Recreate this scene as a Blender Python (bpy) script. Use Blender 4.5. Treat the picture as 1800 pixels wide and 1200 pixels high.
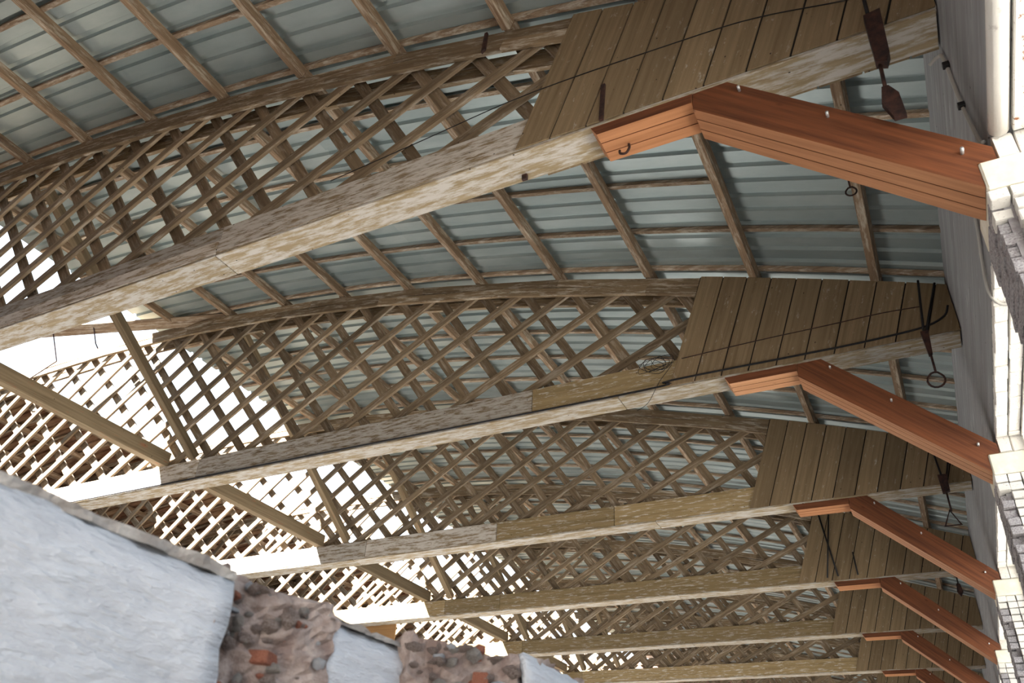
import bpy, bmesh, math, random
from mathutils import Vector, Matrix
random.seed(7)
for o in list(bpy.data.objects):
    bpy.data.objects.remove(o, do_unlink=True)
S = bpy.context.scene
C = S.collection

# ------------------------------------------------------------------ camera, sky, sun, exposure
# x: 0 on the inner face of the right hand wall, hall towards -x;  y: 0 at the front of the first truss;  z: 0 at the floor
ZC = 6.60            # underside of the bottom chords
BAY = 4.2            # truss spacing
cam_d = bpy.data.cameras.new('camera'); cam = bpy.data.objects.new('camera', cam_d); C.objects.link(cam)
right = Vector((0.89228888, 0.44901759, 0.04694411)); up = Vector((0.21132614, -0.50729395, 0.83546042)); fwd = Vector((-0.39895089, 0.73555153, 0.5475419))
cam.matrix_world = Matrix(((right.x, up.x, -fwd.x, -0.8756), (right.y, up.y, -fwd.y, -4.1416), (right.z, up.z, -fwd.z, 1.5994), (0, 0, 0, 1)))
cam_d.sensor_width = 36.0; cam_d.lens = 28.2735; cam_d.clip_start = 0.05; cam_d.clip_end = 500
cam_d.dof.use_dof = True; cam_d.dof.focus_distance = 11.0; cam_d.dof.aperture_fstop = 4.5
S.camera = cam

world = bpy.data.worlds.new('overcast_sky'); S.world = world; world.use_nodes = True
wn = world.node_tree.nodes; wl = world.node_tree.links
bg = wn['Background']; bg.inputs['Color'].default_value = (0.78, 0.89, 1.0, 1); bg.inputs['Strength'].default_value = 3.0
sun_d = bpy.data.lights.new('sun', 'SUN'); sun = bpy.data.objects.new('sun', sun_d); C.objects.link(sun)
sun_d.energy = 125.0; sun_d.angle = math.radians(0.6); sun_d.color = (1.0, 0.95, 0.89)
sun.rotation_euler = Vector((0.53, 0.5, -1.0)).to_track_quat('-Z', 'Y').to_euler(); sun.location = (-20, -15, 25)
S.view_settings.view_transform = 'Standard'; S.view_settings.look = 'None'
S.view_settings.gamma = 1.0; S.view_settings.use_curve_mapping = False
S.view_settings.exposure = -0.38

# ------------------------------------------------------------------ materials
def new_mat(name):
    m = bpy.data.materials.new(name); m.use_nodes = True
    nt = m.node_tree; b = nt.nodes['Principled BSDF']
    return m, nt, nt.nodes, nt.links, b
def ramp(nd, stops):
    r = nd.new('ShaderNodeValToRGB'); e = r.color_ramp.elements
    while len(e) < len(stops): e.new(0.5)
    for k, (p, c) in enumerate(stops):
        e[k].position = p; e[k].color = (c[0], c[1], c[2], 1) if not isinstance(c, float) else (c, c, c, 1)
    return r
def mixc(nd, ln, fac, a, b, mode='MIX'):
    x = nd.new('ShaderNodeMix'); x.data_type = 'RGBA'; x.blend_type = mode
    for s, v in ((x.inputs[0], fac), (x.inputs[6], a), (x.inputs[7], b)):
        if hasattr(v, 'links'): ln.new(v, s)
        elif isinstance(v, (int, float)): s.default_value = v
        else: s.default_value = (v[0], v[1], v[2], 1)
    return x.outputs[2]
def coords(nd, ln, scale, rnd=True):
    tc = nd.new('ShaderNodeTexCoord'); mp = nd.new('ShaderNodeMapping')
    mp.inputs['Scale'].default_value = scale
    src = tc.outputs['Object']
    if rnd:
        oi = nd.new('ShaderNodeObjectInfo'); ad = nd.new('ShaderNodeVectorMath'); ad.operation = 'ADD'
        ml = nd.new('ShaderNodeMath'); ml.operation = 'MULTIPLY'; ml.inputs[1].default_value = 61.0
        ln.new(oi.outputs['Random'], ml.inputs[0]); ln.new(src, ad.inputs[0]); ln.new(ml.outputs[0], ad.inputs[1]); src = ad.outputs[0]
    ln.new(src, mp.inputs['Vector'])
    return mp.outputs['Vector']
def noise(nd, ln, vec, scale, detail=4, rough=0.6):
    n = nd.new('ShaderNodeTexNoise'); n.inputs['Scale'].default_value = scale; n.inputs['Detail'].default_value = detail
    n.inputs['Roughness'].default_value = rough; ln.new(vec, n.inputs['Vector']); return n.outputs['Fac']
def bump(nd, ln, b, h, strength, dist=0.01):
    k = nd.new('ShaderNodeBump'); k.inputs['Strength'].default_value = strength; k.inputs['Distance'].default_value = dist
    ln.new(h, k.inputs['Height']); ln.new(k.outputs['Normal'], b.inputs['Normal'])

def wood(name, dark, light, paint, lo, hi, flake=(1.2, 9, 9), grain=(0.8, 26, 26), rough=0.85, vary=0.28, specks=True):
    """weathered timber; local x runs along the grain; flakes of old paint cover part of it"""
    m, nt, nd, ln, b = new_mat(name)
    g = noise(nd, ln, coords(nd, ln, grain), 1.0, 5, 0.65)
    col = ramp(nd, [(0.3, dark), (0.72, light)]); ln.new(g, col.inputs[0])
    f = noise(nd, ln, coords(nd, ln, flake), 2.2, 6, 0.72)
    fr = ramp(nd, [(lo, 0.0), (hi, 1.0)]); ln.new(f, fr.inputs[0])
    c = mixc(nd, ln, fr.outputs[0], col.outputs[0], paint)
    if specks:
        v = nd.new('ShaderNodeTexVoronoi'); v.inputs['Scale'].default_value = 6.0; ln.new(coords(nd, ln, (1, 1.5, 1.5)), v.inputs['Vector'])
        sr = ramp(nd, [(0.03, 1.0), (0.075, 0.0)]); ln.new(v.outputs['Distance'], sr.inputs[0])
        c = mixc(nd, ln, sr.outputs[0], c, (0.02, 0.014, 0.01))
    oi = nd.new('ShaderNodeObjectInfo'); mr = nd.new('ShaderNodeMapRange')
    mr.inputs[3].default_value = 1 - vary; mr.inputs[4].default_value = 1 + vary; ln.new(oi.outputs['Random'], mr.inputs[0])
    c = mixc(nd, ln, 1.0, c, mr.outputs[0], 'MULTIPLY')
    ln.new(c, b.inputs['Base Color']); b.inputs['Roughness'].default_value = rough
    b.inputs['Specular IOR Level'].default_value = 0.25
    bump(nd, ln, b, f, 0.35, 0.006)
    return m
M = {}
M['slat'] = wood('weathered_slat', (0.120, 0.084, 0.052), (0.265, 0.200, 0.130), (0.37, 0.32, 0.26), 0.51, 0.70)
M['plank'] = wood('boarded_end_plank', (0.170, 0.120, 0.068), (0.270, 0.200, 0.122), (0.36, 0.33, 0.28), 0.60, 0.70, flake=(3.5, 9, 9), vary=0.16)
M['chord'] = wood('chord_flaking_paint', (0.150, 0.105, 0.060), (0.30, 0.23, 0.145), (0.52, 0.49, 0.45), 0.40, 0.54, flake=(1.8, 12, 12))
M['chord_tan'] = wood('chord_tan_paint', (0.200, 0.145, 0.070), (0.36, 0.27, 0.15), (0.50, 0.46, 0.41), 0.54, 0.62, flake=(2.0, 13, 13))
M['soffit'] = wood('chord_soffit_cream_paint', (0.235, 0.18, 0.105), (0.34, 0.275, 0.18), (0.46, 0.44, 0.41), 0.44, 0.58, flake=(1.6, 9, 9), vary=0.12)
M['top_chord'] = wood('top_chord_timber', (0.140, 0.095, 0.055), (0.27, 0.20, 0.125), (0.46, 0.41, 0.34), 0.50, 0.64)
M['purlin'] = wood('purlin_timber', (0.150, 0.095, 0.058), (0.30, 0.215, 0.14), (0.46, 0.40, 0.32), 0.50, 0.66)
M['batten'] = wood('batten_timber', (0.160, 0.105, 0.070), (0.33, 0.25, 0.17), (0.48, 0.43, 0.36), 0.48, 0.66, specks=False)
M['runner'] = wood('runner_timber', (0.130, 0.094, 0.055), (0.25, 0.195, 0.125), (0.30, 0.10, 0.045), 0.60, 0.70)
M['fascia'] = wood('grey_weathered_wall_face', (0.23, 0.235, 0.245), (0.33, 0.345, 0.365), (0.44, 0.455, 0.48), 0.56, 0.72, flake=(0.5, 5, 5), grain=(0.35, 14, 14), vary=0.05)

def lumber(name, dark, light):
    m, nt, nd, ln, b = new_mat(name)
    g = noise(nd, ln, coords(nd, ln, (0.7, 16, 16)), 1.4, 4, 0.6)
    col = ramp(nd, [(0.28, dark), (0.75, light)]); ln.new(g, col.inputs[0])
    v = nd.new('ShaderNodeTexVoronoi'); v.inputs['Scale'].default_value = 2.6; ln.new(coords(nd, ln, (1.0, 2.2, 2.2)), v.inputs['Vector'])
    kr = ramp(nd, [(0.05, 1.0), (0.12, 0.0)]); ln.new(v.outputs['Distance'], kr.inputs[0])
    c = mixc(nd, ln, kr.outputs[0], col.outputs[0], (0.10, 0.030, 0.012))
    ln.new(c, b.inputs['Base Color']); b.inputs['Roughness'].default_value = 0.6; b.inputs['Specular IOR Level'].default_value = 0.3
    bump(nd, ln, b, g, 0.15, 0.003); return m
M['lumber'] = lumber('new_orange_timber', (0.33, 0.135, 0.056), (0.52, 0.245, 0.115))
M['lumber_pale'] = lumber('new_orange_timber_pale', (0.42, 0.20, 0.095), (0.60, 0.32, 0.17))
M['lumber_stain_shade'] = lumber('shaded_stained_timber_face', (0.075, 0.026, 0.013), (0.225, 0.078, 0.032))  # orange timber darkened: front-face shade put into the colour, plus some staining
M['ply'] = lumber('tan_panel_board', (0.30, 0.17, 0.075), (0.44, 0.26, 0.12))

def plain(name, col, rough=0.6, metal=0.0, var=0.0, scale=3.0, col2=None, lo=0.4, hi=0.65, bumps=0.0, stretch=(1, 1, 1), dist=0.01):
    m, nt, nd, ln, b = new_mat(name)
    b.inputs['Roughness'].default_value = rough; b.inputs['Metallic'].default_value = metal
    b.inputs['Specular IOR Level'].default_value = 0.3
    if col2:
        n = noise(nd, ln, coords(nd, ln, stretch), scale, 6, 0.65)
        r = ramp(nd, [(lo, col), (hi, col2)]); ln.new(n, r.inputs[0]); ln.new(r.outputs[0], b.inputs['Base Color'])
        if bumps: bump(nd, ln, b, n, bumps, dist)
    else: b.inputs['Base Color'].default_value = (*col, 1)
    return m
M['sheet'] = plain('grey_green_metal_sheet', (0.315, 0.385, 0.395), 0.38, 0.5, col2=(0.41, 0.475, 0.48), scale=0.8, stretch=(0.5, 2, 2))
M['rust_sheet'] = plain('brown_rusted_old_roof', (0.13, 0.055, 0.030), 0.8, 0.0, col2=(0.34, 0.22, 0.13), scale=1.6, stretch=(0.5, 2, 2))
M['iron'] = plain('dark_rusty_iron', (0.030, 0.020, 0.020), 0.6, 0.3, col2=(0.085, 0.040, 0.032), scale=14)
M['gap_shade'] = plain('black_gap_shade', (0.012, 0.010, 0.009), 0.95)  # painted shade behind the plank gaps
M['black'] = plain('black_rubber', (0.012, 0.012, 0.014), 0.55)
M['zinc'] = plain('zinc_bolt', (0.62, 0.64, 0.66), 0.35, 0.6)
M['conduit'] = plain('grey_conduit', (0.40, 0.39, 0.37), 0.55)
M['plaster'] = plain('white_painted_plaster', (0.60, 0.625, 0.68), 0.75, col2=(0.74, 0.77, 0.83), scale=2.6, stretch=(6, 1.6, 7), lo=0.33, hi=0.6, bumps=0.8, dist=0.05)
M['mortar'] = plain('broken_mortar', (0.25, 0.185, 0.165), 0.95, col2=(0.50, 0.42, 0.385), scale=11, bumps=0.9, dist=0.03)
M['coping'] = plain('worn_wall_edge', (0.32, 0.29, 0.27), 0.95, col2=(0.50, 0.47, 0.44), scale=14, bumps=0.9, dist=0.02)
M['brick'] = plain('red_brick', (0.22, 0.07, 0.045), 0.9, col2=(0.42, 0.19, 0.125), scale=18, bumps=0.6)
M['white_brick'] = plain('white_painted_brick', (0.42, 0.38, 0.36), 0.85, col2=(0.78, 0.76, 0.72), scale=7, lo=0.30, hi=0.42, bumps=0.6)
M['grey_brick'] = plain('grey_worn_pier_brick', (0.20, 0.18, 0.19), 0.92, col2=(0.46, 0.45, 0.47), scale=7, lo=0.35, hi=0.62, bumps=0.8)
M['cream'] = plain('cream_padstone', (0.70, 0.66, 0.54), 0.8, col2=(0.80, 0.77, 0.68), scale=6, bumps=0.3)
M['rust_paint'] = plain('rusting_white_steel', (0.24, 0.085, 0.030), 0.6, col2=(0.74, 0.72, 0.68), scale=22, lo=0.36, hi=0.42, bumps=0.3)
M['cream_steel'] = plain('cream_window_steel', (0.72, 0.68, 0.56), 0.55)
M['concrete'] = plain('dusty_concrete', (0.22, 0.215, 0.21), 0.9, col2=(0.31, 0.305, 0.295), scale=0.7)
M['grass'] = plain('pale_gravel', (0.26, 0.25, 0.23), 0.95, col2=(0.38, 0.37, 0.34), scale=1.2)
M['brickwall'] = plain('old_brick_wall', (0.22, 0.12, 0.09), 0.95, col2=(0.40, 0.28, 0.22), scale=3.0, bumps=0.4)

# ------------------------------------------------------------------ helpers
WM = {}                                                         # world matrices as placed
def link(name, mesh, mat, parent=None, mw=None):
    o = bpy.data.objects.new(name, mesh); C.objects.link(o)
    if mw is None: mw = Matrix.Identity(4)
    if parent is not None:
        o.parent = parent; o.matrix_basis = WM[parent.name].inverted() @ mw
    else: o.matrix_basis = mw
    WM[o.name] = mw.copy()
    return o
def empty(name, loc, label=None, cat=None, group=None, kind=None):
    o = bpy.data.objects.new(name, None); C.objects.link(o); o.location = loc; o.empty_display_size = 0.2
    WM[o.name] = Matrix.Translation(Vector(loc))
    tag(o, label, cat, group, kind); return o
def tag(o, label=None, cat=None, group=None, kind=None):
    if label: o['label'] = label
    if cat: o['category'] = cat
    if group: o['group'] = group
    if kind: o['kind'] = kind
    return o
_cache = {}
def box_mesh(L, W, D, mat, ch=0.004):
    k = (round(L, 2), round(W, 3), round(D, 3), mat)
    if k in _cache: return _cache[k]
    bm = bmesh.new(); bmesh.ops.create_cube(bm, size=1.0)
    bmesh.ops.scale(bm, vec=(k[0], k[1], k[2]), verts=bm.verts)
    if ch: bmesh.ops.bevel(bm, geom=bm.edges[:], offset=min(ch, W / 4, D / 4), segments=1, affect='EDGES')
    me = bpy.data.meshes.new('piece'); bm.to_mesh(me); bm.free(); me.materials.append(M[mat]); _cache[k] = me
    return me
def beam(name, p0, p1, w, d, mat, parent=None, upv=(0, 0, 1), ch=0.004):
    """a straight timber from p0 to p1; w across, d along upv"""
    p0, p1 = Vector(p0), Vector(p1); x = (p1 - p0); L = x.length; x.normalize()
    z = Vector(upv); z = (z - x * z.dot(x)).normalized(); y = z.cross(x)
    mw = Matrix(((x.x, y.x, z.x, 0), (x.y, y.y, z.y, 0), (x.z, y.z, z.z, 0), (0, 0, 0, 1)))
    mw.translation = (p0 + p1) / 2
    return link(name, box_mesh(L, w, d, mat, ch), None, parent, mw)
def box(name, a, b, mat, parent=None, ch=0.004):
    """axis aligned box between two corners; grain along its longest side"""
    a, b = Vector(a), Vector(b); lo = Vector((min(a[i], b[i]) for i in range(3))); hi = Vector((max(a[i], b[i]) for i in range(3)))
    c = (lo + hi) / 2; s = hi - lo; k = max(range(3), key=lambda i: s[i])
    e = [Vector((1, 0, 0)), Vector((0, 1, 0)), Vector((0, 0, 1))][k]
    upv, d, w = ((0, 0, 1), s.z, s.y) if k == 0 else (((0, 0, 1), s.z, s.x) if k == 1 else ((0, 1, 0), s.y, s.x))
    return beam(name, c - e * s[k] / 2, c + e * s[k] / 2, w, d, mat, parent, upv, ch)
def prism(name, pts, y0, y1, mat, parent, ang=0.0, key=None, front=None):
    """outline in the xz plane extruded in y; grain along the direction ang"""
    c, s = math.cos(ang), math.sin(ang); ox, oz = pts[0]
    mw = Matrix(((c, 0, -s, ox), (0, 1, 0, y0), (s, 0, c, oz), (0, 0, 0, 1)))
    if key and key in _cache: return link(name, _cache[key], None, parent, mw)
    loc = [((x - ox) * c + (z - oz) * s, -(x - ox) * s + (z - oz) * c) for x, z in pts]
    n = len(loc); area = sum(loc[i][0] * loc[(i + 1) % n][1] - loc[(i + 1) % n][0] * loc[i][1] for i in range(n))
    if area < 0: loc.reverse()
    t = y1 - y0
    vs = [(x, 0, z) for x, z in loc] + [(x, t, z) for x, z in loc]
    fs = [tuple(range(n)), tuple(range(2 * n - 1, n - 1, -1))] + [((i + 1) % n, i, n + i, n + (i + 1) % n) for i in range(n)]
    me = bpy.data.meshes.new('piece'); me.from_pydata(vs, [], fs); me.update(); me.materials.append(M[mat])
    bm = bmesh.new(); bm.from_mesh(me); bmesh.ops.recalc_face_normals(bm, faces=bm.faces); bm.to_mesh(me); bm.free()
    if front:                                                    # darker outer face: shade painted into the colour, with some stain
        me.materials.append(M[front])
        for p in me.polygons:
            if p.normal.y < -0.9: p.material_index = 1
    if key: _cache[key] = me
    return link(name, me, None, parent, mw)
def tube_mesh(pts, r, mat, sides=6, closed=False):
    pts = [Vector(p) for p in pts]; n = len(pts); vs = []; fs = []
    for i, p in enumerate(pts):
        a = pts[i - 1] if (i > 0 or closed) else p; b = pts[(i + 1) % n] if (i < n - 1 or closed) else p
        t = (b - a).normalized(); u = t.cross(Vector((0.31, 0.2, 0.93))).normalized(); v = t.cross(u)
        for k in range(sides):
            q = 2 * math.pi * k / sides; vs.append(p + (u * math.cos(q) + v * math.sin(q)) * r)
    for i in range(n if closed else n - 1):
        j = (i + 1) % n
        for k in range(sides):
            k2 = (k + 1) % sides; fs.append((i * sides + k, i * sides + k2, j * sides + k2, j * sides + k))
    if not closed: fs += [tuple(range(sides - 1, -1, -1)), tuple((n - 1) * sides + k for k in range(sides))]
    me = bpy.data.meshes.new('piece'); me.from_pydata([tuple(v) for v in vs], [], fs); me.update(); me.materials.append(M[mat])
    for p in me.polygons: p.use_smooth = True
    return me
def tube(name, pts, r, mat, parent=None, sides=6, closed=False):
    o0 = Vector(pts[0]); me = tube_mesh([Vector(p) - o0 for p in pts], r, mat, sides, closed)
    return link(name, me, None, parent, Matrix.Translation(o0))
def bez(pts, n=6):
    """smooth polyline through points"""
    P = [Vector(p) for p in pts]; out = []
    for i in range(len(P) - 1):
        a, b, c, d = P[max(i - 1, 0)], P[i], P[i + 1], P[min(i + 2, len(P) - 1)]
        for k in range(n):
            t = k / n
            out.append(0.5 * ((2 * b) + (c - a) * t + (2 * a - 5 * b + 4 * c - d) * t * t + (3 * b - a - 3 * c + d) * t ** 3))
    return out + [P[-1]]
XM = -15.25
SPAN = 30.5
def zt(x): return ZC + 3.49 - 0.0125 * (x - XM) ** 2          # top of the arched chord
def slope(x): return -0.025 * (x - XM)

NT = 9                                                          # trusses in view
ORD = ['first', 'second', 'third', 'fourth', 'fifth', 'sixth', 'seventh', 'eighth', 'ninth']

# ------------------------------------------------------------------ setting: ground, floor, walls
def slab(name, a, b, mat, parent=None, kind='structure'):
    o = box(name, a, b, mat, parent, 0)
    if parent is None: tag(o, kind=kind)
    return o
YB = NT * BAY + 0.2
o = slab('floor', (-31, -6.9, -0.2), (0.6, YB, 0), 'concrete')
o = slab('ground', (-90, -90, -0.4), (90, 120, -0.21), 'grass')
slab('wall_left', (-31.0, -6.9, 0), (-30.65, YB, ZC + 0.7), 'brickwall')
wfr = empty('wall_front', (-16, -6.7, 0), kind='structure')  # unseen; added to cut light from behind, opening sized for the foreground wall
box('wall_panel', (-31.0, -6.9, 0), (-2.7, -6.6, ZC + 4.2), 'brickwall', wfr, 0)
box('wall_panel', (-2.7, -6.9, 2.3), (0.36, -6.6, ZC + 1.6), 'brickwall', wfr, 0)
slab('wall_back', (-31.0, YB, 0), (0.6, YB + 0.35, ZC + 4.2), 'brickwall')

# right hand wall: smooth grey band above the windows, brick piers under the trusses, sill wall below
wr = empty('wall_right', (0, -6, 0), kind='structure')
box('wall_band', (0.0, -6.0, ZC - 1.22), (0.36, YB, ZC + 0.75), 'fascia', wr, 0)
box('sill_wall', (0.0, -6.0, 0.0), (0.36, YB, 2.6), 'white_brick', wr, 0)
ZP = ZC - 1.44
def brick_mesh(k):
    key = ('brickm', k)
    if key in _cache: return _cache[key]
    rr = random.Random(k); bm = bmesh.new(); bmesh.ops.create_cube(bm, size=1.0)
    bmesh.ops.scale(bm, vec=(1, 1, 1), verts=bm.verts)
    bmesh.ops.bevel(bm, geom=bm.edges[:], offset=0.06, segments=1, affect='EDGES')
    for v in bm.verts: v.co += Vector((rr.uniform(-.03, .03), rr.uniform(-.03, .03), rr.uniform(-.05, .05)))
    me = bpy.data.meshes.new('brick'); bm.to_mesh(me); bm.free(); _cache[key] = me
    return me
_bm = {}
def brick(name, c, s, mat, parent, rz=0.0):
    k = (random.randrange(6), mat)
    if k not in _bm:
        me = brick_mesh(k[0]).copy(); me.materials.clear(); me.materials.append(M[mat]); _bm[k] = me
    mw = Matrix.Translation(Vector(c)) @ Matrix.Rotation(rz, 4, 'Z') @ Matrix.Diagonal((s[0], s[1], s[2], 1))
    return link(name, _bm[k], None, parent, mw)
for n in range(-1, NT):
    y = n * BAY
    pr = box('pier', (-0.045, y + 0.1, 0), (0.355, y + 0.6, ZP - 0.2), 'grey_brick', wr, 0)
    # cream pad that caps the pier, and a thin painted arris beside it
    b0 = box('padstone', (-0.105, y - 0.01, ZP - 0.21), (0.357, y + 0.62, ZP), 'cream', wr, 0.012)
    for j in range(3):
        for k in range(2): brick('brick', (0.06 + j * 0.115, y + 0.16 + k * 0.31, ZP + 0.098), (0.11, 0.30, 0.19), 'white_brick', wr)
    if n < 0 or n > 4: continue
    nc = 22 if n < 4 else 14
    for k in range(nc):
        z = ZP - 0.25 - k * 0.085
        off = 0.0 if k % 2 else 0.11
        near = random.choice((0.0, 0.0, 0.02, 0.05, 0.09)) if k else 0.0
        ys = [y + near]; yy = y + 0.215 - off
        while yy < y + 0.62: ys.append(yy); yy += 0.215
        ys.append(y + 0.645)
        for j in range(len(ys) - 1):
            if ys[j + 1] - ys[j] < 0.04: continue
            c = (-0.055 + random.uniform(-.008, .006), (ys[j] + ys[j + 1]) / 2, z); s = (0.1, ys[j + 1] - ys[j] - 0.01, 0.073)
            brick('brick', c, s, 'grey_brick' if j or k > 1 else 'white_brick', pr)
        for j in range(3):                                       # bricks of the jamb that faces along the hall
            c = (0.055 + j * 0.115, y + 0.06 + random.uniform(-.01, .015), z); s = (0.105, 0.1, 0.073)
            brick('brick', c, s, 'white_brick', pr)
for n in range(-2, 6):                                           # painted bricks on edge along the window heads
    y0, y1 = n * BAY + 0.66, (n + 1) * BAY - 0.02
    if n < 0:
        tube('lintel_bead', [(0.05, y0 if n == -1 else -6, ZC - 1.245), (0.05, y1, ZC - 1.245)], 0.055, 'white_brick', wr, 10)
    else:
        for row, (xa, xb) in enumerate(((0.004, 0.098), (0.112, 0.205))):
            y = y0 - row * 0.1
            while y < y1:
                ye = min(y + 0.235, y1)
                if ye - max(y, y0) > 0.05:
                    c = ((xa + xb) / 2, (max(y, y0) + ye) / 2, ZC - 1.25 + random.uniform(-.006, .006))
                    brick('lintel_brick', c, (xb - xa, ye - max(y, y0) - 0.006, 0.075), 'white_brick', wr)
                y = ye
    if n < 0: box('lintel_flange', (0.115, y0 if n == -1 else -6, ZC - 1.29), (0.205, y1, ZC - 1.225), 'rust_paint', wr, 0.006)
wi = 0
for n in range(-1, NT):
    wi += 1
    y0, y1 = n * BAY + 0.645, (n + 1) * BAY
    w = empty('window_%d' % wi, (0.24, (y0 + y1) / 2, 2.6), kind='structure')
    mt = 'rust_paint' if n < 1 else 'cream_steel'
    box('frame_head', (0.215, y0, ZC - 1.31), (0.265, y1, ZC - 1.235), mt, w)
    box('frame_sill', (0.215, y0, 2.6), (0.265, y1, 2.65), mt, w)
    for k in range(6):
        yy = y0 + 0.025 + (y1 - y0 - 0.05) * k / 5
        box('glazing_bar', (0.22, yy - 0.018, 2.65), (0.26, yy + 0.018, ZC - 1.31), mt, w)
    for k in range(1, 4):
        zz = 2.6 + (ZC - 1.3 - 2.6) * k / 4
        box('glazing_bar', (0.225, y0, zz - 0.015), (0.255, y1, zz + 0.015), mt, w)

# ------------------------------------------------------------------ foreground: broken white wall
wf = empty('wall_foreground', (-2.45, -3.5, 0), kind='structure')
XF, ZF = -2.276, 2.132
def rough_block(name, pts, z0, z1, mat, amp, nz, seed, ny=8, top_amp=0.0, mat_top=None):
    """vertical rough face over a plan polyline, closed at the back, with noisy relief"""
    rr = random.Random(seed); P = []
    for i in range(len(pts) - 1):
        a, b = Vector(pts[i]), Vector(pts[i + 1]); m = max(2, int((b - a).length / 0.022))
        for k in range(m): P.append(a.lerp(b, k / m))
    P.append(Vector(pts[-1])); np_ = len(P); vs = []; fs = []
    tops = [0.0]
    for i in range(np_): tops.append(0.65 * tops[-1] + rr.uniform(-1, 1) * top_amp)
    for j in range(nz + 1):
        for i, p in enumerate(P):
            t = (P[min(i + 1, np_ - 1)] - P[max(i - 1, 0)]).normalized(); nrm = Vector((t.y, -t.x, 0))
            e = 0.0 if i in (0, np_ - 1) else amp * (rr.uniform(-1, 1) + 0.8 * math.sin(i * 0.9 + j * 0.6 + seed) + 0.6 * math.sin(j * 1.3 - i * 0.4))
            vs.append((p.x + nrm.x * e, p.y + nrm.y * e, z0 + (z1 - z0 + tops[i]) * j / nz))
    for j in range(nz):
        for i in range(np_ - 1):
            a = j * np_ + i; fs.append((a, a + 1, a + np_ + 1, a + np_))
    fs.append(tuple(nz * np_ + i for i in range(np_)))
    me = bpy.data.meshes.new('rough'); me.from_pydata(vs, [], fs); me.update(); me.materials.append(M[mat])
    return me
def plaster_face(name, y0, y1, z0, z1, x, thick, parent, amp=0.006, seed=1, ragged=0.0):
    rr = random.Random(seed); ny = max(6, int((y1 - y0) / 0.05)); nz = 26; vs = []; fs = []
    for j in range(nz + 1):
        zz = z0 + (z1 - z0) * (j / nz) ** 0.6
        for i in range(ny + 1):
            yy = y0 + (y1 - y0) * i / ny
            e = amp * (math.sin(yy * 7 + zz * 3 + seed) + math.sin(yy * 3.1 - zz * 9) + rr.uniform(-.4, .4))
            if j == nz: e -= 0.012
            r2 = ragged * rr.uniform(-1, 1) if i == ny else 0.0
            vs.append((x + e, yy + r2, zz + (rr.uniform(-.004, .004) if j == nz else 0)))
    for j in range(nz):
        for i in range(ny):
            a = j * (ny + 1) + i; fs.append((a, a + 1, a + ny + 2, a + ny + 1))
    me = bpy.data.meshes.new('plaster'); me.from_pydata(vs, [], fs); me.update(); me.materials.append(M['plaster'])
    for p in me.polygons: p.use_smooth = True
    o = link(name, me, None, parent, Matrix.Identity(4))
    md = o.modifiers.new('skin', 'SOLIDIFY'); md.thickness = thick; md.offset = -1
    return o
box('wall_core', (XF - 0.33, -6.5, 0), (XF - 0.03, -2.84, ZF - 0.03), 'mortar', wf, 0)
plaster_face('painted_face', -6.5, -2.795, 0, ZF - 0.012, XF, 0.03, wf, seed=1, ragged=0.008)
link('worn_edge', rough_block('e', [(XF - 0.33, -6.5), (XF - 0.006, -6.5), (XF - 0.006, -2.80), (XF - 0.33, -2.80)], ZF - 0.016, ZF + 0.004, 'coping', 0.004, 2, 5, top_amp=0.004), None, wf, Matrix.Identity(4))
# broken notch with bare mortar and brick
link('broken_core', rough_block('c', [(XF - 0.33, -2.83), (XF - 0.02, -2.83), (XF - 0.085, -2.75), (XF - 0.03, -2.60), (XF + 0.004, -2.44), (XF - 0.33, -2.43)], 0.0, ZF + 0.02, 'mortar', 0.008, 150, 11, top_amp=0.010), None, wf, Matrix.Identity(4))
plaster_face('painted_face', -2.44, -1.2, 0, ZF - 0.012, XF, 0.03, wf, seed=2)
box('wall_core', (XF - 0.33, -2.43, 0), (XF - 0.03, -1.2, ZF - 0.03), 'mortar', wf, 0)
link('worn_edge', rough_block('e', [(XF - 0.33, -2.46), (XF - 0.006, -2.46), (XF - 0.006, -1.2), (XF - 0.33, -1.2)], ZF - 0.014, ZF + 0.002, 'coping', 0.004, 2, 8, top_amp=0.005), None, wf, Matrix.Identity(4))
# projecting pier stub, its near face broken off
XP = -1.996
link('broken_core', rough_block('c', [(XF - 0.05, -2.10), (XF + 0.03, -2.12), (XF + 0.16, -1.98), (XP - 0.01, -1.91), (XP - 0.01, -1.36), (XF - 0.05, -1.36)], 0.0, ZF + 0.01, 'mortar', 0.010, 90, 23, top_amp=0.016), None, wf, Matrix.Identity(4))
plaster_face('painted_face', -1.90, -1.35, 0, ZF + 0.004, XP + 0.012, 0.02, wf, seed=3)
for c, s, rz in (((XF - 0.05, -2.615, 1.985), (0.05, 0.10, 0.03), 0.35), ((XF - 0.045, -2.58, 2.06), (0.03, 0.03, 0.055), 0.6), ((XF + 0.19, -1.985, 2.045), (0.045, 0.03, 0.045), 0.4),
                 ((XF + 0.09, -2.055, 1.98), (0.07, 0.05, 0.04), 0.7)):
    brick('brick_fragment', c, s, 'brick', wf, rz)
rr = random.Random(12)
lumps = []
for k in range(5):
    bm = bmesh.new(); bmesh.ops.create_icosphere(bm, subdivisions=1, radius=0.55)
    for v in bm.verts: v.co *= rr.uniform(0.65, 1.2)
    me = bpy.data.meshes.new('lump'); bm.to_mesh(me); bm.free(); lumps.append(me)
def lump(p, s, mat, rz):
    k = ('lump', rr.randrange(5), mat)
    if k not in _cache:
        me = lumps[k[1]].copy(); me.materials.append(M[mat]); _cache[k] = me
    link('rubble', _cache[k], None, wf, Matrix.Translation(p) @ Matrix.Rotation(rz, 4, 'Z') @ Matrix.Diagonal((*s, 1)))
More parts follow.
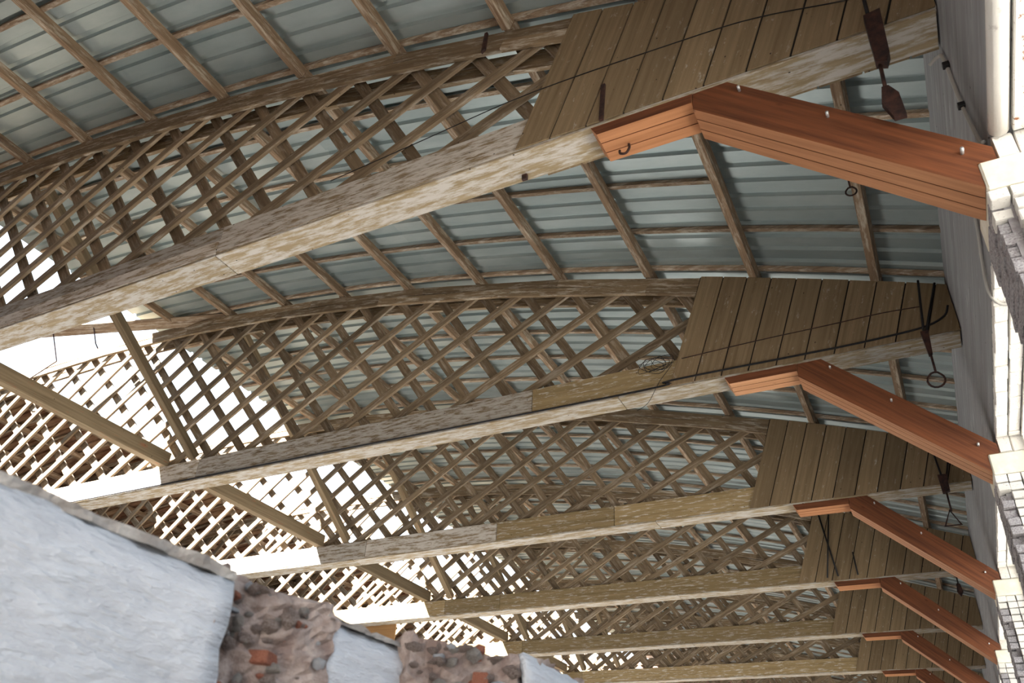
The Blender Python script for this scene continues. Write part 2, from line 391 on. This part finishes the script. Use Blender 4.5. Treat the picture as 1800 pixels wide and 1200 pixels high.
def rubble(a, b, n, lo, hi):
    for k in range(n):
        t = rr.random(); p = Vector(a).lerp(Vector(b), t); sz = rr.uniform(lo, hi)
        p += Vector((rr.uniform(-.012, .012), rr.uniform(-.012, .012), 0)); p.z = ZF - rr.random() ** 1.5 * 0.3 + 0.005
        lump(p, (sz, sz * rr.uniform(.7, 1.6), sz * rr.uniform(.5, 1.0)), rr.choice(('mortar', 'mortar', 'mortar', 'mortar', 'mortar', 'coping', 'coping', 'plaster', 'brick')), rr.uniform(0, 3))
rubble((XF - 0.075, -2.755, 0), (XF - 0.02, -2.58, 0), 46, 0.012, 0.05)
rubble((XF - 0.02, -2.58, 0), (XF + 0.004, -2.45, 0), 24, 0.01, 0.04)
rubble((XF + 0.03, -2.12, 0), (XP - 0.03, -1.92, 0), 60, 0.012, 0.05)

# ------------------------------------------------------------------ roof: metal sheets, purlins, battens
roof = empty('ceiling', (XM, 0, ZC), kind='structure')
PX = [-0.69 - 1.34 * k for k in range(10)]                       # purlins under the new sheeting
PXL = [-18.3 - 1.34 * k for k in range(9)]                       # purlins under the old roof beyond the gap
XE, XG = -13.55, -18.3                                          # edges of the open gap in the roof
def sheet_mesh(key, xa, xb, mat, nseg=12, wid=1.0, lift=0.185):
    prof = []
    for k in range(4):
        b = k * 0.25
        prof += [(b, 0), (b + 0.155, 0), (b + 0.175, 0.042), (b + 0.225, 0.042), (b + 0.245, 0)]
    prof.append((1.0, 0)); vs = []; fs = []; m = len(prof)
    for i in range(nseg + 1):
        x = xa + (xb - xa) * i / nseg
        for (yy, h) in prof: vs.append((x, yy, zt(x) + lift + h))
    for i in range(nseg):
        for k in range(m - 1):
            a = i * m + k; fs.append((a, a + m, a + m + 1, a + 1))
    me = bpy.data.meshes.new('sheet'); me.from_pydata(vs, [], fs); me.update(); me.materials.append(M[mat]); return me
sm = [sheet_mesh('a', 0.1, -6.9, 'sheet'), sheet_mesh('b', -6.75, XE, 'sheet', lift=0.1835)]
sl = [sheet_mesh('c', XG, -24.6, 'rust_sheet'), sheet_mesh('d', -24.4, -30.9, 'rust_sheet', lift=0.1835)]
y = -6.9; k = 0
while y < YB:
    for q, me in enumerate(sm + sl):
        o = link('roof_sheet' if q < 2 else 'rusty_roof_sheet', me, None, roof, Matrix.Translation((0, y, 0)))
    y += 1.0
for n in range(-1, NT):
    ya = n * BAY; yb = ya + BAY
    for x in PX + PXL:
        if n == -1 and x < -19: continue
        t = slope(x); nv = Vector((-t, 0, 1)).normalized(); ctr = Vector((x, 0, zt(x))) + nv * 0.064
        j = random.uniform(-.015, .015)
        beam('purlin', (ctr.x + j, ya if n >= 0 else -6.6, ctr.z), (ctr.x - j, yb, ctr.z), 0.095, 0.128, 'purlin', roof, nv)
    for r in range(1, 6):
        yy = ya + (0.84 * r + random.uniform(-.02, .02) if r < 5 else 4.19)
        for part in range(2):
            rng = (0.0, XE + 0.1) if part == 0 else (XG - 0.1, -30.2)
            if n == 0 and r == 3 and part == 0: rng = (-2.0, XE + 0.1)
            if n == -1 and part == 1: continue
            xs = [rng[0] + (rng[1] - rng[0]) * i / 12 for i in range(13)]; vs = []; fs = []
            for x in xs:
                for (dy, dz) in ((-0.03, 0.128), (0.03, 0.128), (0.03, 0.178), (-0.03, 0.178)): vs.append((x - rng[0], dy, zt(x) - zt(rng[0]) + dz))
            for i in range(12):
                for q in range(4): fs.append((i * 4 + q, i * 4 + (q + 1) % 4, i * 4 + 4 + (q + 1) % 4, i * 4 + 4 + q))
            fs += [(3, 2, 1, 0), (48, 49, 50, 51)]
            key = ('batten', rng)
            if key not in _cache:
                me = bpy.data.meshes.new('batten'); me.from_pydata(vs, [], fs); me.update(); me.materials.append(M['batten'])
                bm = bmesh.new(); bm.from_mesh(me); bmesh.ops.recalc_face_normals(bm, faces=bm.faces); bm.to_mesh(me); bm.free(); _cache[key] = me
            link('batten', _cache[key], None, roof, Matrix.Translation((rng[0], yy, zt(rng[0]))))

# ------------------------------------------------------------------ trusses
LAB = ['arched lattice truss hung with a dark block and lozenge tag, next to broken wall',
       'arched lattice truss with a black cable along its bottom chord and a wire tangle',
       'arched lattice truss with a triangular iron ring hung at its boarded end',
       'fourth arched lattice truss from the broken wall, crossed ropes on its boarded end',
       'fifth arched lattice truss along the hall from the broken white wall',
       'sixth arched lattice truss along the hall from the broken white wall',
       'seventh arched lattice truss along the hall from the broken white wall',
       'eighth arched lattice truss along the hall, next to last before the end wall',
       'ninth arched lattice truss along the hall, closest to the far end wall']
JOINTS = {0: [-6.55], 1: [-5.05], 2: [-7.78, -5.48], 3: [-9.9]}
ANG = math.radians(71.1)
NODES = [-3.75 - 0.765 * k + 0.765 * 3 for k in range(37)]
def clip(poly, a, b, c):
    """keep a*x+b*z<=c"""
    out = []
    for i in range(len(poly)):
        p, q = poly[i], poly[(i + 1) % len(poly)]; fp, fq = a * p[0] + b * p[1] - c, a * q[0] + b * q[1] - c
        if fp <= 0: out.append(p)
        if fp * fq < 0: t = fp / (fp - fq); out.append((p[0] + (q[0] - p[0]) * t, p[1] + (q[1] - p[1]) * t))
    return out
def make_truss(n):
    y = n * BAY; rr = random.Random(100 + n)
    T = empty('lattice_truss', (XM, y, ZC), LAB[n], 'truss', 'arched lattice roof trusses')
    # bottom chord: front and rear boards, soffit boards between them
    cuts = sorted([0.0, -SPAN] + JOINTS.get(n, []) + [-10.6 - rr.uniform(0, .8), -15.5 + rr.uniform(-.5, .5), -20.3, -25.2], reverse=True)
    for a, b in zip(cuts, cuts[1:]):
        if a - b < 0.6: continue
        if n == 0:
            box('chord_board', (a - .003, y, ZC + 0.177), (b + .003, y + .055, ZC + 0.35), 'chord', T)
            box('chord_board', (a - .003, y - .004, ZC + 0.002), (b + .003, y + .055, ZC + 0.173), 'chord', T)
        else:
            box('chord_board', (a - .003, y, ZC + 0.002), (b + .003, y + .055, ZC + 0.35), 'chord' if (n == 1 and a < -5) or (n == 2 and a < -7) else 'chord_tan', T)
    for a, b in ((-.01, -4.6), (-4.61, -9.9), (-9.91, -15.2), (-15.21, -20.4), (-20.41, -25.3), (-25.31, -30.49)):
        box('chord_board', (a, y + .275, ZC + 0.002), (b, y + .33, ZC + 0.35), 'chord_tan', T)
    cs = [-.01, -6.55 + 0.9 * ((n * 7) % 4), -12.0 + 0.5 * n % 2, -17.5, -23.6, -30.49]
    for a, b in zip(cs, cs[1:]):
        box('soffit_board', (a - .003, y + .004, ZC - 0.028), (b + .003, y + .326, ZC), 'soffit', T)
    # arched top chord: two laminations of boards on each face of the lattice
    ns = 13
    for side, (ya, yb) in enumerate(((y, y + .055), (y + .275, y + .33))):
        for lam in range(2):
            sh = 0.0 if lam == 0 else 1.1
            xs = [0.0] + [-sh - (SPAN - sh) * k / ns for k in range(1 if lam == 0 else 0, ns + 1)]
            xs = [0.0] + [v for v in xs[1:] if v < -0.2]
            off = -0.065 - 0.13 * lam
            for a, b in zip(xs, xs[1:]):
                m = (a + b) / 2; nv = Vector((-slope(m), 0, 1)).normalized()
                pa = Vector((a, (ya + yb) / 2, zt(a))) + nv * off; pb = Vector((b, (ya + yb) / 2, zt(b))) + nv * off
                dd = (pb - pa).normalized()
                beam('top_chord_board', pa + dd * .002, pb - dd * .002, 0.055, 0.126, 'top_chord', T, nv)
    # two layers of crossing slats
    for x in NODES:
        u = max(-0.99, min(0.99, (x - XM) / 40.0)); ph = math.asin(u)
        for lay in range(2):
            jx = rr.uniform(-.02, .02)
            th = (math.radians(44.0) - ph if lay == 0 else math.radians(44.5) + ph) + rr.uniform(-.008, .008)
            d = Vector((-math.cos(th), 0, -math.sin(th))) if lay == 0 else Vector((math.cos(th), 0, -math.sin(th)))
            yc = y + (0.082 if lay == 0 else 0.148)
            p0 = Vector((x + jx, yc, zt(x) - 0.15)) - d * 0.13
            L = (p0.z - (ZC + 0.16)) / -d.z
            if p0.x + d.x * L > -0.15: L = (-0.15 - p0.x) / d.x
            if p0.x + d.x * L < -SPAN + 0.15: L = (-SPAN + 0.15 - p0.x) / d.x
            if L < 0.3: continue
            L = round(L / 0.05) * 0.05
            beam('lattice_slat', p0, p0 + d * L, 0.042, 0.112 if lay == 0 else 0.13, 'slat', T, Vector((0, 1, 0)).cross(d), 0.003)
    # boarded ends: planks over an added black sheet that stands in for shade in the gaps
    ca, sa = math.cos(ANG), math.sin(ANG); w = 0.318
    xs_ = [-2.68 + 2.66 * k / 8 for k in range(9)]
    gap_poly = [(-3.16, ZC - 0.004), (-0.02, ZC - 0.004)] + [(x, zt(x) - 0.012) for x in reversed(xs_)]
    prism('gap_shade_backing', gap_poly, y - 0.0128, y - 0.0045, 'gap_shade', T, 0.0, 'gap_shade0')
    prism('gap_shade_backing', [(-SPAN - px, pz) for px, pz in gap_poly], y - 0.0128, y - 0.0045, 'gap_shade', T, 0.0, 'gap_shade1')
    for end in range(2):
        x = -3.18; k = 0
        while x < 0.0:
            g = 0.017; xb = x + w - g
            poly = [(x, 0.0), (xb, 0.0), (xb + 2.0 * ca / sa, 2.0), (x + 2.0 * ca / sa, 2.0)]
            poly = [(px, pz + ZC - 0.012) for px, pz in poly]
            xm = x + 0.5; s_ = slope(xm)                          # cut along the arch
            z0 = zt(xm) - 0.005
            poly = clip(poly, -s_, 1.0, z0 - s_ * xm); poly = clip(poly, 1.0, 0.0, -0.012)
            if len(poly) >= 3:
                fr = -0.027 + rr.choice((0, 0, .003, .006))
                if end == 0:
                    pr2 = [(px + 0.13, pz) for px, pz in poly]; pr2 = clip(pr2, 1.0, 0.0, -0.012)
                    if len(pr2) > 2: prism('end_plank', pr2, y + 0.332, y + 0.357, 'plank', T, ANG, ('plr', k))
                if end == 0: prism('end_plank', poly, y + fr, y - 0.013, 'plank', T, ANG, ('pl', k, round(fr, 3)))
                else:
                    poly2 = [(-SPAN - px, pz) for px, pz in poly]
                    prism('end_plank', poly2, y + fr, y - 0.013, 'plank', T, math.pi - ANG, ('plm', k, round(fr, 3)))
            x += w; k += 1
    return T
for n in range(NT): make_truss(n)

# ------------------------------------------------------------------ new timber knee braces
def cyl(name, p0, p1, r, mat, parent, sides=8): return tube(name, [p0, p1], r, mat, parent, sides)
for n in range(NT):
    y = n * BAY
    K = empty('knee_brace', (-0.1, y + .16, ZC - 1.55), 'new orange timber knee brace bolted under the %s truss from the broken white wall' % ORD[n], 'brace', 'new timber knee braces')
    zu = ZC - 0.03
    for j in range(3):
        ya = y + 0.004 + j * 0.108; yb = ya + 0.100
        # diagonal: square cut foot on the pier, level cut head under the chord
        pts = [(-1.43, zu), (-1.69, zu - 0.005), (-1.70, zu - 0.17), (-0.135, ZC - 1.60), (-0.108, ZC - 1.62), (-0.108, ZC - 1.435), (-0.004, ZC - 1.435), (-0.004, ZC - 1.34)]
        prism('brace_timber', pts, ya, yb, 'lumber', K, math.atan2(-1.31, 1.4), ('kb', j), 'lumber_stain_shade')
        pk = [(-2.52, zu), (-2.47, zu - 0.095), (-1.705, zu - 0.095), (-1.695, zu)]
        prism('packing_timber', pk, ya, yb, 'lumber_pale' if n in (1,) else 'lumber', K, 0.0, ('kp', j, n == 1), 'lumber_stain_shade')
    for (bx, bz) in ((-1.35, -0.17), (-0.82, -0.70), (-0.16, -1.33)):
        cyl('bolt', (bx, y - 0.045, ZC + bz), (bx, y + 0.01, ZC + bz), 0.011, 'zinc', K)

# ------------------------------------------------------------------ runner and sway braces
R = empty('longitudinal_runner', (-11.9, 0, ZC + .35), 'long timber runner lying on the bottom chords along the hall', 'beam')
for n in range(-1, NT):
    box('runner_timber', (-12.0, n * BAY + (0.272 if n >= 0 else -2.4), ZC + 0.352), (-11.85, (n + 1) * BAY + 0.055, ZC + 0.60), 'runner', R)
for n in range(1, NT):
    p0 = (-11.25, n * BAY + 0.03, ZC + 0.42); p1 = (-11.25, (n - 1) * BAY + 0.36, ZC + 3.05)
    o = beam('sway_brace', p0, p1, 0.13, 0.13, 'runner', None, (0, 0, 1))
    tag(o, 'slanting timber brace footed on bottom chord of the %s truss from broken wall' % ORD[n], 'brace', 'sway braces between trusses')

# ------------------------------------------------------------------ loose and hanging things
o = beam('loose_batten', (-11.6, 4.35, zt(-11.6) + 0.06), (-16.2, 3.2, zt(-16) + 0.02), 0.21, 0.05, 'batten', None, (0, 0.6, 0.8))
tag(o, 'dark loose batten sticking out past the torn sheets into the open gap', 'batten')
o = box('panel_board', (-14.2, 3 * BAY + 0.332, ZC - 0.62), (-12.98, 3 * BAY + 0.365, ZC + 0.1), 'ply', None)
tag(o, 'tan board panel fixed under the fourth truss behind the broken wall', 'panel')
def wires(name, ptsl, r, mat, label, cat, group=None):
    e = empty(name, ptsl[0][0], label, cat, group)
    for k, p in enumerate(ptsl): tube('strand', p, r, mat, e, 5)
    return e
for k, (a, b, c) in enumerate((((-15.3, 3.4, 3.45), (-15.5, 3.8, 3.05), (-16.9, 4.05, 2.95)), ((-14.4, 3.6, 3.5), (-14.35, 3.75, 3.15), (-14.3, 3.8, 3.05)))):
    o = tube('dangling_wire', [(a[0], a[1], ZC + a[2]), (b[0], b[1], ZC + b[2]), (c[0], c[1], ZC + c[2])], 0.012, 'iron', None, 5)
    tag(o, ('long thin bent wire dangling in the open roof gap', 'short wire stub hanging from the loose batten')[k], 'wire')
# black cable along the second truss, wire tangle
y2 = BAY - 0.04
pts = [(-14.5, .0), (-8.475, .005), (-5.0, .0), (-3.25, .012), (-3.15, .05), (-1.26, .05), (-.6, .07), (-.3, .10), (-.12, .18), (-.06, .3)]
o = tube('black_cable', bez([(x, y2 if x > -3.2 else BAY - .012, ZC + z) for x, z in pts], 4), 0.012, 'black', None, 6)
tag(o, 'black cable running along the lower edge of the second truss', 'cable')
rr = random.Random(3); tp = []
for k in range(24):
    a = k * 1.9; r0 = 0.03 + 0.17 * rr.random()
    tp.append((-3.33 + r0 * math.cos(a) * 1.4 + 0.05 * rr.uniform(-1, 1), BAY - 0.05 + 0.02 * rr.uniform(-1, 1), ZC + 0.30 + r0 * 0.75 * math.sin(a) + k * 0.001))
o = tube('wire_tangle', bez(tp + [(-3.3, BAY - .05, ZC + 0.05), (-3.45, BAY - .045, ZC - 0.2), (-3.6, BAY - .04, ZC - .28)], 4), 0.0035, 'black', None, 5)
tag(o, 'tangle of thin black wire at the edge of the boarded end of the second truss', 'wire')
# thin cords stapled across the boarded ends
o = tube('thin_cord', bez([(x, -0.036 if x > -3.3 else -0.012, ZC + z) for x, z in ((-5.2, .45), (-4.17, .55), (-3.05, .62), (-1.71, .575), (-1.14, .52), (-.55, .36), (-.05, .25))], 5), 0.0045, 'black', None, 5)
tag(o, 'thin dark cord strung across the boarded end of the first truss', 'cord')
o = tube('thin_cord', bez([(x, BAY - 0.036, ZC + z) for x, z in ((-3.0, .33), (-2.1, .36), (-1.3, .37), (-.7, .38), (-.3, .36))], 5), 0.006, 'iron', None, 5)
tag(o, 'thin sagging cord tacked to the boarded end of the second truss', 'cord')
# hanging gear at the wall ends
g = empty('hanging_block', (-0.42, -0.07, ZC - 0.45), 'dark iron block on a rope with a lozenge tag, hung on the first truss', 'tackle')
prism('block', [(-.455, ZC + .01), (-.345, ZC + .03), (-.37, ZC - .42), (-.40, ZC - .50), (-.465, ZC - .47)], -0.13, -0.06, 'iron', g)
tube('rope', [(-.40, -.06, ZC + .75), (-.42, -.08, ZC + .03)], 0.013, 'black', g)
tube('rod', [(-.44, -.09, ZC - .45), (-.455, -.09, ZC - .74)], 0.013, 'iron', g)
prism('tag', [(-.475, ZC - .71), (-.435, ZC - .71), (-.39, ZC - .80), (-.385, ZC - 1.0), (-.455, ZC - 1.0), (-.50, ZC - .85)], -0.12, -0.08, 'iron', g)
def ring(cx, y, cz, r, tri=False):
    if tri: return [(cx, y, cz + r * 1.15), (cx + r * .9, y, cz - r * .8), (cx - r * .9, y, cz - r * .8)]
    return [(cx + r * math.sin(2 * math.pi * k / 16), y, cz + r * math.cos(2 * math.pi * k / 16) * (1.15 if k in (15, 0, 1) else 1.0)) for k in range(16)]
g = empty('rope_sling', (-0.35, BAY - .07, ZC - 0.6), 'black rope sling with a round iron ring, hung on the second truss', 'tackle')
yy = BAY - 0.09
tube('rope', [(-.27, BAY - .04, ZC + .70), (-.36, yy, ZC - .02)], 0.013, 'black', g); tube('rope', [(-.12, BAY - .04, ZC + .62), (-.34, yy, ZC - .02)], 0.013, 'black', g)
prism('block', [(-.39, ZC + .0), (-.31, ZC + .0), (-.33, ZC - .28), (-.37, ZC - .30)], BAY - .115, BAY - .065, 'iron', g)
tube('rod', [(-.35, yy, ZC - .22), (-.35, yy, ZC - .50)], 0.012, 'iron', g)
tube('ring', ring(-.365, yy, ZC - .595, .082), 0.011, 'iron', g, 6, True)
g = empty('rope_sling', (-0.37, 2 * BAY - .07, ZC - 0.6), 'black rope sling with a triangular iron ring, hung on the third truss', 'tackle')
yy = 2 * BAY - 0.06
tube('rope', [(-.42, 2 * BAY - .04, ZC + .68), (-.37, yy, ZC - .02)], 0.014, 'black', g); tube('rope', [(-.15, 2 * BAY - .04, ZC + .60), (-.35, yy, ZC - .02)], 0.014, 'black', g)
prism('block', [(-.43, ZC + .1), (-.31, ZC + .1), (-.32, ZC - .16), (-.42, ZC - .18)], 2 * BAY - .12, 2 * BAY - .05, 'iron', g)
tube('rod', [(-.37, yy, ZC - .15), (-.37, yy, ZC - .45)], 0.013, 'iron', g)
tube('ring', ring(-.39, yy, ZC - .56, .115, True), 0.018, 'iron', g, 6, True)
g = empty('rope_sling', (-2.6, 3 * BAY - .06, ZC), 'crossed black ropes hanging down the boarded end of the fourth truss', 'rope')
tube('rope', [(-2.60, 3 * BAY - .045, ZC + 1.36), (-2.42, 3 * BAY - .05, ZC + .06)], 0.016, 'black', g); tube('rope', [(-2.40, 3 * BAY - .07, ZC + 1.30), (-2.62, 3 * BAY - .07, ZC + .04)], 0.016, 'black', g)
tube('rope', [(-2.08, 3 * BAY - .05, ZC + .5), (-2.06, 3 * BAY - .05, ZC + .05)], 0.014, 'black', g)
g = empty('rope_sling', (-0.4, 3 * BAY - .06, ZC - .4), 'short rope with a dark iron weight, hung on the fourth truss by the wall', 'tackle')
tube('rope', [(-.40, 3 * BAY - .05, ZC + .3), (-.40, 3 * BAY - .05, ZC - .3)], 0.014, 'black', g)
prism('weight', [(-.43, ZC - .28), (-.37, ZC - .28), (-.35, ZC - .42), (-.40, ZC - .52), (-.45, ZC - .42)], 3 * BAY - .09, 3 * BAY - .03, 'iron', g)
g = empty('ring_hook', (-0.72, 2.36, zt(-.7) - .2), 'small iron ring hanging from the purlin nearest the wall', 'hook')
tube('rod', [(-.745, 2.33, zt(-.7) + .01), (-.745, 2.33, zt(-.7) - .16)], 0.009, 'iron', g)
tube('ring', ring(-.745, 2.33, zt(-.7) - .21, .05), 0.009, 'iron', g, 6, True)
o = tube('iron_hook', bez([(-2.27, .2, ZC - .125), (-2.27, .2, ZC - .17), (-2.30, .2, ZC - .215), (-2.345, .2, ZC - .20), (-2.35, .2, ZC - .165)], 4), 0.011, 'iron', None)
tag(o, 'small iron hook under the packing timber of the first knee brace', 'hook')
o = prism('iron_strap', [(-2.405, ZC + .38), (-2.37, ZC + .38), (-2.395, ZC - .03), (-2.43, ZC - .03)], -0.05, -0.029, 'iron', None)
tag(o, 'rusty iron strap nailed to the boarded end of the first truss', 'strap')
o = prism('iron_spike', [(-3.60, zt(-3.6) - .02), (-3.57, zt(-3.6) - .02), (-3.58, zt(-3.6) - .26), (-3.62, zt(-3.6) - .30)], -0.03, -0.002, 'iron', None)
tag(o, 'black iron spike bent over the arched chord of the first truss', 'spike')
o = box('iron_bracket', (-3.25, .24, ZC - .085), (-3.20, .27, ZC - .03), 'iron', None)
tag(o, 'tiny rusty bracket under the bottom chord of the first truss', 'bracket')
# conduit on the wall
g = empty('wall_conduit', (-.02, .29, ZC - .6), 'grey cable with two black clips running down the wall beside the first truss', 'cable')
tube('cable', bez([(-.09, .42, ZC - .07), (-.03, .36, ZC - .08), (-.018, .30, ZC - .2), (-.018, .29, ZC - .67), (-.018, .19, ZC - 1.09), (-.018, .1, ZC - 1.2)], 4), 0.013, 'conduit', g, 8)
for yy, zz in ((.28, -.27), (.28, -.68)): box('clip', (-.045, yy - .022, ZC + zz - .022), (-.002, yy + .022, ZC + zz + .022), 'black', g)
g = empty('wall_conduit', (-.02, 1.4, ZC - 1.1), 'grey cable looping down past the first pier to the window head', 'cable')
tube('cable', bez([(-.018, 1.15, ZC - .92), (-.018, 1.3, ZC - 1.0), (-.018, 1.5, ZC - 1.08), (-.018, 1.68, ZC - 1.24), (.05, 1.78, ZC - 1.305), (.15, 1.80, ZC - 1.31), (.2, 1.9, ZC - 1.33)], 4), 0.013, 'conduit', g, 8)
box('clip', (.13, 1.77, ZC - 1.34), (.17, 1.83, ZC - 1.29), 'black', g)
